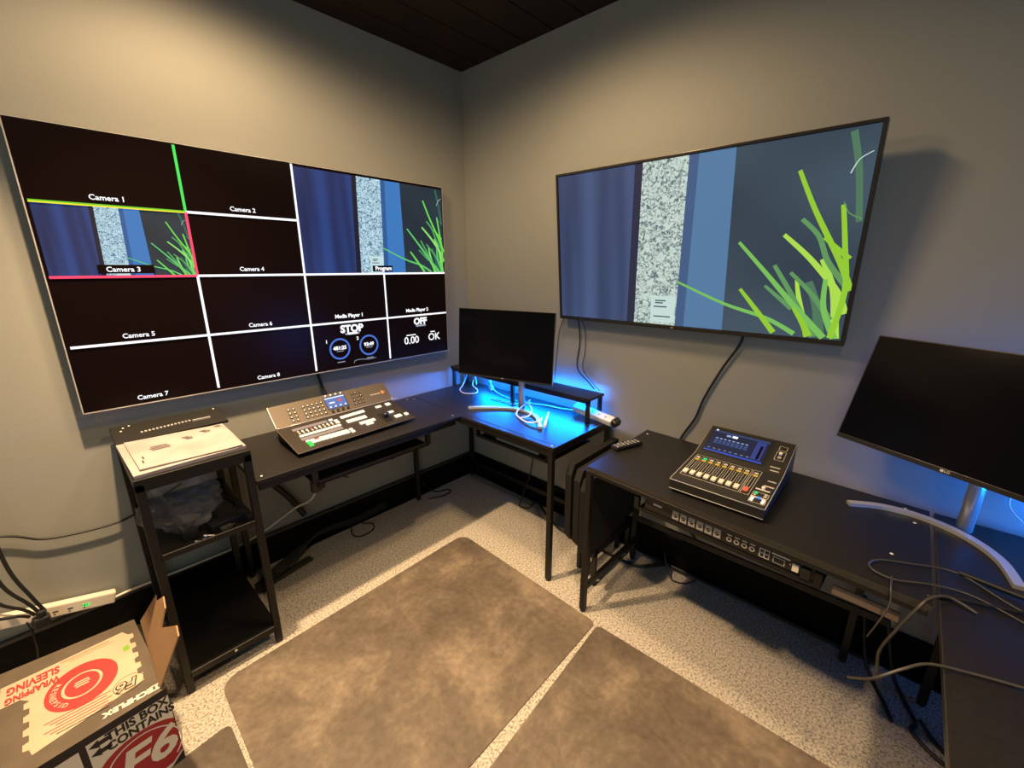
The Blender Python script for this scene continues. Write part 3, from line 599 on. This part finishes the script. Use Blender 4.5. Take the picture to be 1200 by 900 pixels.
# ------------------------------------------------------------ monitors
def monitor(label, BL, ang, tilt, W_, H_, base_pts, neck, cat='monitor', chin=.008, basew=.022, offm=M_off):
    a, ti = math.radians(ang), math.radians(tilt); u = Vector((math.cos(a), math.sin(a), 0)); n = Vector((math.sin(a), -math.cos(a), 0)); v = Vector((0, 0, 1))*math.cos(ti)-n*math.sin(ti)
    T = frame(BL, u, v)
    root = thing('computer_monitor', label, cat, (neck[0], neck[1], DZ))
    part('housing', root)(MB(T).box((0, 0, -.014), (W_, H_, -.002), M_silver, .002).box((W_*.12, H_*.1, -.045), (W_*.88, H_*.78, -.012), M_silver, .014))
    part('screen', root)(MB(T).rect(.004, chin, W_-.004, H_-.004, offm, .0005))
    f = MB(T); f.box((0, 0, -.003), (W_, chin, .001), M_bezel, .001).box((0, H_-.004, -.003), (W_, H_, .001), M_bezel, .001).box((0, chin, -.003), (.004, H_-.004, .001), M_bezel, .001).box((W_-.004, chin, -.003), (W_, H_-.004, .001), M_bezel, .001)
    f.text('LG', W_/2, chin*.5, chin*.5, M_screw, .0015, .0003); f.disc(W_/2-chin*.8, chin*.5, chin*.3, M_screw, .0015, 12)
    part('bezel', root)(f)
    ctr = T @ Vector((W_/2, H_*.35, -.03)); nk = Vector((neck[0], neck[1], DZ))
    part('neck', root)(MB().cyl(nk+Vector((0, 0, .004)), (nk.x, nk.y, ctr.z), .020, M_silver, n=20).cyl((nk.x, nk.y, ctr.z-.01), ctr, .022, M_silver, n=16))
    # arc base: flat curved bar
    P = [Vector((p[0], p[1], 0)) for p in base_pts]; Q = []
    for i in range(len(P)-1):
        p0 = P[max(i-1, 0)]; p1 = P[i]; p2 = P[i+1]; p3 = P[min(i+2, len(P)-1)]
        for k in range(10):
            s = k/10; Q.append(.5*((2*p1)+(p2-p0)*s+(2*p0-5*p1+4*p2-p3)*s*s+(3*p1-p0-3*p2+p3)*s**3))
    Q.append(P[-1]); L_, R_ = [], []
    for i, p in enumerate(Q):
        d = (Q[min(i+1, len(Q)-1)]-Q[max(i-1, 0)]).normalized(); nn = Vector((-d.y, d.x, 0)); L_.append(p+nn*basew/2); R_.append(p-nn*basew/2)
    mb = MB(); V = []
    for l, r in zip(L_, R_): V += [(l.x, l.y, DZ+.001), (r.x, r.y, DZ+.001), (r.x, r.y, DZ+.013), (l.x, l.y, DZ+.013)]
    F = [[4*i+k, 4*i+(k+1) % 4, 4*i+4+(k+1) % 4, 4*i+4+k] for i in range(len(Q)-1) for k in range(4)]+[[3, 2, 1, 0], [4*(len(Q)-1)+k for k in range(4)]]
    mb._add(V, F, M_silver); part('arc_base', root)(mb)
    return root
monitor('smaller dark computer monitor standing on the blue-lit corner desk', (-.461, -.428, .957), -75.06, 3.96, .605, .388, [(-.457, -.504), (-.36, -.60), (-.275, -.745), (-.30, -.90), (-.42, -1.03)], (-.235, -.735), chin=.008)
BLr = CAM+(Vector((-.281, -2.236, 1.009))-CAM)*(.66/.61)
monitor('dark tilted computer monitor at the right edge with silver arc base', tuple(BLr), -118.9, 16.6, .66, .390, [(-.241, -2.308), (-.190, -2.40), (-.185, -2.50), (-.235, -2.60), (-.33, -2.665), (-.458, -2.69)], (-.185, -2.60), chin=.016, basew=.024)

# ------------------------------------------------------------ power strips
def strip(T, L_, label, body, n_out, green=False):
    r = thing('power_strip', label, 'power strip', tuple(T @ Vector((L_/2, .02, -.03))))
    part('body', r)(MB(T).box((0, 0, -.035), (L_, .052, 0), body, .006))
    for i in range(n_out):
        x = L_*.30+i*.042 if n_out < 5 else .03+i*.045
        part('outlet', r)(MB(T).rect(x, .022, x+.016, .027, M_plast, .0006).rect(x+.004, .012, x+.010, .016, M_plast, .0006))
    if green:
        for i in range(3): part('indicator_light', r)(MB(T).box((L_*.69+i*.0085, .016, 0), (L_*.69+i*.0085+.004, .032, .0012), E_kg))
    return r
strip(frame((-2.425, -.045, .248), (.313, .0, -.083), (.083*.95, .0, .313)), .327, 'cream power strip with green lights lying along the left wall', M_white, 4, True)
strip(frame((-.135, -1.03, .805), (-.01, -.235, -.025), (.10, -.005, .035)), .255, 'white power strip hanging off the end of the blue-lit corner desk', M_wcable, 4)
mb = MB(frame((-.137, -1.2825, .782), (-.01, -.05, -.03), (.10, 0, .05))); mb.box((0, 0, -.03), (.035, .045, .012), M_plast, .006)
solo('black_plug', 'black plug at the outer end of the white power strip', 'plug', mb)

# ------------------------------------------------------------ cardboard box
t = thing('cardboard_box', 'open printed cardboard box with one flap raised standing on the floor', 'box', (-2.19, -.65, 0))
quad = [(-2.037, -.850), (-2.066, -.425), (-2.400, -.400), (-2.385, -.885)]
BH = .300
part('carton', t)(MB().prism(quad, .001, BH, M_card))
TT = frame((0, 0, BH), (1, 0, 0), (0, 1, 0))
p = MB(); zz = BH+.0006
jag = [(-2.104, -.471)]; 
for i in range(9): yy = -.50-i*.028; jag += [(-2.090+.012*(i % 2)-.0*i, yy), (-2.090+.012*((i+1) % 2), yy-.004)]
jag += [(-2.080, -.765), (-2.322, -.825)]
for i in range(8): yy = -.80+i*.028; jag += [(-2.328-.012*(i % 2), yy), (-2.328-.012*((i+1) % 2), yy+.004)]
jag += [(-2.352, -.570), (-2.352, -.479)]
p.poly(jag, M_cream, zz)
part('label_print', t, 'cream printed panel with red rings')(p)
p = MB(); z2 = BH+.0012
p.ring(-2.215, -.640, .048, .084, M_red, z2, ky=1.15); p.ring(-2.215, -.640, 0.0, .040, M_red, z2, ky=1.2)
p.ring(-2.215, -.640, .0475, .0485, M_ink, z2+.0002, ky=1.15)
for k, ch in enumerate('DISPENSER'):
    a = math.radians(60+k*9.5+20-30); a = math.radians(132-(k*10)+0)+PI*0
    a = math.radians(232-k*11); r_ = .066; p.text(ch, -2.215+r_*math.cos(a), -.640+1.15*r_*math.sin(a), .014, M_cream, z2+.0004, .0006, rot=a+PI/2)
for k, wd2 in enumerate((.030, .036, .032)): p.rect(-2.215-wd2/2, -.648+k*.010, -2.215+wd2/2, -.642+k*.010, M_cream, z2+.0004)
p.rect(-2.39, -.478, -2.25, -.575, M_cream, zz+.0002)
p.text('WRAPPING', -2.322, -.556, .027, M_red, z2+.001, .0014, rot=PI, wscale=.60); p.text('SLEEVING', -2.320, -.512, .034, M_red, z2+.001, .0016, rot=PI, wscale=.56)
p.rect(-2.14, -.487, -2.26, -.4895, M_red, z2); p.rect(-2.13, -.50, -2.24, -.5015, M_red, z2)
for k in range(6):
    p.rect(-2.155-(k % 2)*.01, -.735-k*.012, -2.30+(k % 3)*.012, -.738-k*.012, M_red if k < 5 else M_ink, z2)
p.ring(-2.115, -.745, .036, .0375, M_ink, z2); p.text('F6', -2.118, -.745, .036, M_ink, z2+.0003, .004, rot=PI, shear=.2); p.text('F6', -2.118, -.745, .036, M_cream, z2+.0006, .0005, rot=PI, shear=.2)
p.text('TECHFLEX', -2.115, -.825, .020, M_whitep, z2, .0016, rot=PI); p.rect(-2.045, -.812, -2.072, -.817, M_whitep, z2)
p.poly([(-2.096, -.555), (-2.112, -.560), (-2.110, -.585), (-2.094, -.580)], M_green, z2)
part('top_print', t)(p)
d = (Vector((-2.385, -.885, 0))-Vector((-2.037, -.850, 0))).normalized()
F_ = frame(Vector((-2.037, -.850, 0))+d.cross(Vector((0, 0, 1)))*.0, -d, (0, 0, 1)); F_ = frame((-2.037, -.8508, 0), -d, (0, 0, 1))
p = MB(F_); z1 = .001; S_ = -1
p.rect(-.348, .002, 0, .30, M_navy, z1)
p.poly([(-.190, .275), (-.002, .275), (-.002, .002), (-.190, .002)], M_whitep, z1+.0004)
p.poly([(-.345, .270), (-.205, .270), (-.205, .002), (-.345, .002)], M_whitep, z1+.0004)
rp = [(-.188, .180)]
for k in range(9): a = math.radians(150-k*14); rp.append((-.085+.105*math.cos(a)*1.0, .135+.075*math.sin(a)+.0))
rp += [(-.002, .195), (-.002, .045), (-.030, .020), (-.188, .005)]
p.poly(rp, M_crim, z1+.0008)
p.ring(-.085, .105, .088, .092, M_whitep, z1+.0012, a0=math.radians(-40), a1=math.radians(190))
p.text('THIS BOX', -.078, .258, .028, M_navy, z1+.001, .0014, wscale=.84); p.text('CONTAINS', -.074, .224, .028, M_navy, z1+.001, .0014, wscale=.80)
for yy in (.258, .229): p.poly([(-.187, yy), (-.165, yy+.014), (-.165, yy+.007), (-.142, yy+.007), (-.142, yy-.008), (-.165, yy-.008), (-.165, yy-.014)], M_navy, z1+.001)
p.text('F6', -.083, .110, .105, M_whitep, z1+.0016, .004, shear=.25)
p.poly([(-.040, .002), (-.002, .04), (-.002, .002)], M_navy, z1+.0018)
part('front_print', t, 'red and white printed front')(p)
Tf = frame((-2.048, -.84, BH), (0, 1, 0), (.33, 0, .94))
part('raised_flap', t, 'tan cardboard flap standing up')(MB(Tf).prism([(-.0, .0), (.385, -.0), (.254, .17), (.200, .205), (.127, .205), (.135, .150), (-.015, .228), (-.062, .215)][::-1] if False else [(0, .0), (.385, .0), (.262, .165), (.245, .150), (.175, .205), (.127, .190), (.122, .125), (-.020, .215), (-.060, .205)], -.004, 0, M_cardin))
sm = MB(); sm.rect(-2.060, -.42, -2.105, -.46, M_cardin, BH+.0012); sm.bm.free()

# ------------------------------------------------------------ remote
t = thing('remote_control', 'small black remote control on the left end of the console desk', 'remote', (-.31, -1.47, DZ))
T = frame((-.400, -1.452, DZ+.002), (.163, -.055, 0), (.055, .163, 0))
part('body', t)(MB(T).box((0, -.022, 0), (.165, .022, .018), M_plast, .006))
for i in range(7):
    for j in range(3): part('button', t)(MB(T).box((.012+i*.021, -.015+j*.012, .0175), (.020+i*.021, -.008+j*.012, .0205), M_line if (i+j) % 3 else M_whitep, .001))

# ------------------------------------------------------------ folded boards between the desks
for k, (y0, lab) in enumerate(((-1.262, 'dark grey board stored upright, closest to the blue-lit desk'), (-1.325, 'dark grey board stored upright between two others in the gap of the desks'), (-1.388, 'dark grey board stored upright against the console desk leg'))):
    x0 = (-.500, -.520, -.560)[k]; x1 = -.06; zt_ = (.655, .650, .635)[k]
    mb = MB(); pr = [(x0, .27), (x0-.005, zt_-.05), (x0+.02, zt_), (x1, zt_+.005), (x1, .27), (x0+.09, .22), (x0+.04, .22)]
    sideprism(pr, y0, y0-.034, M_fab, mb); mb.box((x0+.1, y0-.028, .176), (x1, y0-.006, .225), M_metal)
    mb.box((x0+.12, y0-.028, .002), (x0+.14, y0-.006, .225), M_metal); mb.box((x1-.03, y0-.028, .002), (x1-.01, y0-.006, .225), M_metal)
    solo('stored_board', lab, 'board', mb, 'boards stored between the desks')

# ------------------------------------------------------------ cables
def cable(label, pts, r, m=M_cable, cat='cable', name='cable', group=None):
    if m in (M_gcable, M_wcable): r *= .72
    return solo(name, label, cat, MB().tube(pts, r, m), group)
cable('black power cable hanging from the left end of the grass television', [(-.05, -.965, 1.30), (-.02, -.97, 1.28), (-.012, -.982, 1.158), (-.012, -.972, 1.005), (-.02, -1.06, .93), (-.03, -1.106, .902)], .0035)
cable('thin second cable beside the power cable below the grass television', [(-.04, -.995, 1.30), (-.012, -1.01, 1.24), (-.01, -1.02, 1.12), (-.01, -1.01, 1.0), (-.02, -1.10, .92), (-.04, -1.15, .902)], .002)
cable('thick black cable looping from the grass television down behind the console desk', [(-.05, -1.80, 1.33), (-.02, -1.831, 1.27), (-.012, -1.76, 1.12), (-.012, -1.70, .97), (-.012, -1.67, .86), (-.012, -1.61, .73), (-.03, -1.61, .62)], .0055)
cable('short grey cable at the lower left corner of the grass television', [(-.04, -.90, 1.30), (-.012, -.86, 1.27), (-.010, -.835, 1.22), (-.010, -.82, 1.10), (-.02, -.815, .90)], .003, M_gcable)
cable('black cable hanging from the multiview television to the switcher', [(-1.13, -.02, 1.06), (-1.118, -.012, 1.0), (-1.10, -.014, .92), (-1.09, -.03, .86), (-1.088, -.035, .78)], .008)
cable('black cable sagging along the left wall above the power strip', [(-2.75, -.012, .82), (-2.5, -.015, .66), (-2.332, -.02, .60), (-2.25, -.02, .545), (-2.154, -.02, .523), (-2.05, -.02, .515), (-1.985, -.018, .525), (-1.90, -.02, .56), (-1.80, -.05, .62)], .0045)
for k, (xa, za, xb) in enumerate(((-2.40, .74, -2.290), (-2.44, .70, -2.305), (-2.46, .60, -2.320), (-2.48, .52, -2.335))):
    cable(('black cord dropping to the cream power strip, nearest the storage stand', 'black cord dropping to the cream power strip, second from the storage stand', 'black cord dropping to the cream power strip, third from the storage stand', 'black cord dropping to the cream power strip, farthest from the storage stand')[k], [(-2.36-.05*k, -.06-.01*k, 1.0-.09*k), (-2.355-.035*k, -.07-.01*k, .72-.08*k), (-2.345-.026*k, -.085-.008*k, .50-.05*k), (-2.314-.014*k, -.095-.002*k, .36-.018*k), (-2.294-.0135*k, -.098, .285)], .006, group='cords dropping to the cream power strip')
solo('plug_cluster', 'bunched black plugs on the cream power strip', 'plug', MB().box((-2.335, -.125, .225), (-2.285, -.083, .275), M_plast, .010).box((-2.318, -.12, .250), (-2.29, -.085, .30), M_plast, .008))
cable('thin cord running down past the front of the cream power strip', [(-2.345, -.10, .27), (-2.34, -.108, .22), (-2.345, -.11, .13), (-2.37, -.12, .04), (-2.40, -.14, .004)], .003)
cable('cream lead leaving the right end of the power strip along the wall', [(-2.115, -.04, .188), (-2.05, -.03, .186), (-1.95, -.028, .184), (-1.80, -.03, .184), (-1.62, -.03, .186), (-1.50, -.04, .22), (-1.36, -.08, .30), (-1.30, -.14, .345), (-1.285, -.19, .40), (-1.285, -.20, .45)], .0055, M_white)
solo('power_brick', 'pale grey power brick hanging under the left end of the corner desk', 'adapter', MB(frame((-1.315, -.225, .44), (1, 0, 0), (0, 0, 1))).box((0, 0, 0), (.05, .13, .035), M_gcable, .006).box((.03, .02, .036), (.062, .07, .05), M_plast, .004))
solo('cable_cover', 'dark rubber cable cover strip on the carpet by the metal stand', 'cable cover', MB(frame((-1.335, -.125, .001), (-1, -.19, 0), (.19, -1, 0))).box((-.0, 0, -.0), (.36, .045, -.016) if False else (.36, .045, .016), mat('dark_rubber', (.03, .027, .022), .6), .006))
random.seed(4)
for k in range(5):
    o = k*.022; cable('black cord running low along the left baseboard, '+('closest to the wall', 'second from the wall', 'middle one of five', 'second from the carpet side', 'farthest out on the carpet')[k], [(-1.62, -.16-o, .012+.004*k), (-1.45, -.11-o*.8, .05), (-1.25, -.07-o*.4, .075+.01*k), (-1.0, -.055-o*.3, .04+.012*k), (-.8, -.05, .05+.01*k)], .005, group='black cords on the floor below the switcher')
cable('small black cable loop on the carpet below the switcher desk', [(-.98, -.06, .02), (-.93, -.10, .008), (-.96, -.155, .006), (-1.04, -.165, .006), (-1.07, -.12, .006), (-1.05, -.06, .02)], .004)
cable('black cable bent over the carpet near the desk corner leg', [(-.50, -.045, .10), (-.42, -.07, .012), (-.33, -.11, .006), (-.345, -.15, .006), (-.42, -.15, .006), (-.50, -.11, .006)], .005)
cable('black cable drooping under the switcher tray', [(-.85, -.04, .62), (-.80, -.04, .45), (-.72, -.035, .36), (-.64, -.03, .42), (-.60, -.03, .58), (-.58, -.03, .68)], .004)
cable('black cable hanging beside the power brick under the desk', [(-1.20, -.03, .66), (-1.18, -.03, .5), (-1.10, -.03, .40), (-1.02, -.03, .34)], .004)
cable('wide black cable drop left of the power brick', [(-1.50, -.026, .69), (-1.46, -.03, .52), (-1.36, -.04, .35), (-1.30, -.04, .22)], .016)
cable('black cable hanging from the tray under the monitor desk', [(-.10, -.74, .64), (-.07, -.70, .42), (-.06, -.66, .22), (-.10, -.62, .03), (-.14, -.64, .006), (-.12, -.70, .006), (-.06, -.70, .02)], .004)
cable('black cable along the carpet from the monitor desk to the boards', [(-.05, -.72, .04), (-.11, -.86, .008), (-.17, -1.0, .007), (-.17, -1.12, .009), (-.17, -1.24, .009), (-.17, -1.42, .009), (-.15, -1.52, .009), (-.06, -1.62, .02)], .008)
solo('network_plug', 'pale plug hanging beneath the monitor desk', 'plug', MB().box((-.20, -.76, .570), (-.175, -.745, .60), M_gcable, .003).box((-.20, -.80, .575), (-.175, -.785, .605), M_gcable, .003).cyl((-.187, -.752, .60), (-.187, -.752, .634), .003, M_cable).cyl((-.187, -.792, .605), (-.187, -.792, .634), .003, M_cable))
solo('rack_unit', 'black ventilated rack unit resting on the tray under the monitor desk', 'audio unit', MB().box((-.515, -1.15, .641), (-.20, -.70, .685), M_plast, .003).box((-.519, -1.10, .655), (-.515, -.80, .668), M_line))
# white cords glowing on the corner desk
cable('white cord looped at the far left end of the corner desk', [(-.10, -.10, .86), (-.125, -.10, .80), (-.16, -.105, .757), (-.23, -.16, .755), (-.27, -.25, .755), (-.22, -.31, .755), (-.16, -.26, .758), (-.12, -.17, .765), (-.10, -.16, .80), (-.12, -.20, .83), (-.13, -.22, .78)], .005, M_wcable)
cable('pale cord crossing the desk behind the small monitor', [(-.08, -.30, .81), (-.12, -.40, .765), (-.150, -.55, .756), (-.155, -.64, .756), (-.13, -.72, .757)], .0045, M_wcable)
cable('pale cord lying left of the small monitor neck', [(-.23, -.46, .757), (-.225, -.56, .756), (-.222, -.65, .757), (-.17, -.69, .757), (-.11, -.80, .757), (-.09, -.93, .758), (-.07, -1.02, .765), (-.075, -1.08, .79)], .0045, M_wcable)
cable('white cord curling in front of the small monitor neck', [(-.19, -.765, .80), (-.25, -.76, .775), (-.31, -.77, .762), (-.36, -.81, .757), (-.40, -.90, .757), (-.405, -.95, .760), (-.365, -.985, .770), (-.325, -.965, .772)], .0055, M_wcable)
cable('white cord end forming a small loop by the monitor neck', [(-.22, -.77, .79), (-.245, -.82, .775), (-.295, -.865, .771), (-.34, -.872, .760), (-.385, -.865, .763)], .0055, M_wcable)
mb = MB().cyl((-.42, -1.060, .773), (-.345, -1.010, .773), .008, M_wcable).cyl((-.345, -1.010, .773), (-.24, -.945, .776), .006, M_wcable)
solo('cord_connector', 'white cord connector standing out on the blue-lit desk', 'plug', mb)
solo('white_plug', 'white plug under the left part of the riser shelf', 'plug', MB().box((-.10, -.335, DZ+.002), (-.075, -.31, .785), M_wcable, .005).cyl((-.088, -.322, .785), (-.088, -.322, .82), .006, M_wcable, .003))
# grey cables on the right desk
cable('grey cable looped over the seam between the right-hand desks', [(-.62, -2.75, .757), (-.56, -2.66, .757), (-.49, -2.57, .757), (-.53, -2.47, .757), (-.565, -2.41, .757), (-.605, -2.39, .757), (-.635, -2.405, .757), (-.64, -2.45, .757), (-.60, -2.52, .757), (-.585, -2.60, .757), (-.65, -2.72, .757), (-.75, -2.9, .757)], .0038, M_gcable)
cable('black cable bundle lying under the right monitor arc', [(-.49, -2.575, .760), (-.50, -2.62, .762), (-.51, -2.68, .762), (-.52, -2.80, .762), (-.5, -3.0, .762)], .007)
cable('black cable lying across the side desk towards its seam', [(-.655, -2.51, .752), (-.62, -2.58, .757), (-.58, -2.68, .757), (-.53, -2.78, .757), (-.5, -2.9, .757)], .004)
cable('grey cable hanging off the desk edge and sweeping over the side desk', [(-.80, -2.40, .52), (-.92, -2.41, .63), (-1.0, -2.43, .715), (-.98, -2.47, .755), (-.935, -2.51, .762), (-.90, -2.57, .757), (-.872, -2.65, .757), (-.83, -2.80, .757)], .0042, M_gcable)
cable('grey cable arching over the front edge near the desk seam', [(-.66, -2.60, .757), (-.65, -2.55, .768), (-.685, -2.515, .768), (-.715, -2.495, .745), (-.725, -2.47, .67), (-.72, -2.45, .58), (-.71, -2.46, .5)], .005, M_gcable)
cable('thin pale cable curling off the console desk end', [(-.63, -2.44, .757), (-.69, -2.44, .760), (-.712, -2.445, .72), (-.73, -2.43, .66), (-.71, -2.42, .60)], .003, M_gcable)
cable('black cable dangling to the carpet beneath the desk seam', [(-.05, -2.42, .30), (-.09, -2.46, .08), (-.143, -2.50, .010), (-.22, -2.535, .008), (-.294, -2.562, .008)], .007)
cable('black looped cord end on the carpet at lower right', [(-.05, -2.50, .25), (-.09, -2.55, .05), (-.17, -2.595, .009), (-.242, -2.625, .008), (-.29, -2.615, .008), (-.335, -2.655, .008), (-.36, -2.70, .008), (-.33, -2.71, .008), (-.28, -2.67, .008), (-.235, -2.635, .020)], .007)
cable('white cable loop at the wall beside the right monitor', [(-.05, -2.76, .90), (-.03, -2.72, .88), (-.02, -2.70, .83), (-.04, -2.72, .79), (-.08, -2.78, .76)], .004, M_wcable)
cable('black cable loop on the carpet below the rack unit', [(-.08, -1.62, .10), (-.11, -1.66, .03), (-.13, -1.70, .006), (-.10, -1.76, .006), (-.05, -1.80, .03)], .004)
cable('thick grey cable behind the rack unit under the console desk', [(-.06, -1.62, .60), (-.06, -1.66, .45), (-.06, -1.70, .33), (-.04, -1.76, .22)], .012, M_gcable)
cable('long black cord lying along the right baseboard', [(-.045, -1.50, .02), (-.06, -1.8, .03), (-.05, -2.1, .02), (-.07, -2.5, .03)], .008)
solo('wall_outlet', 'small white wall outlet under the left end of the console desk', 'outlet', MB().box((-.012, -1.36, .44), (-.001, -1.30, .55), M_white, .003).box((-.03, -1.345, .50), (-.012, -1.315, .535), M_white, .005))
for o in bpy.data.objects:
    if '_o' in o: del o['_o']
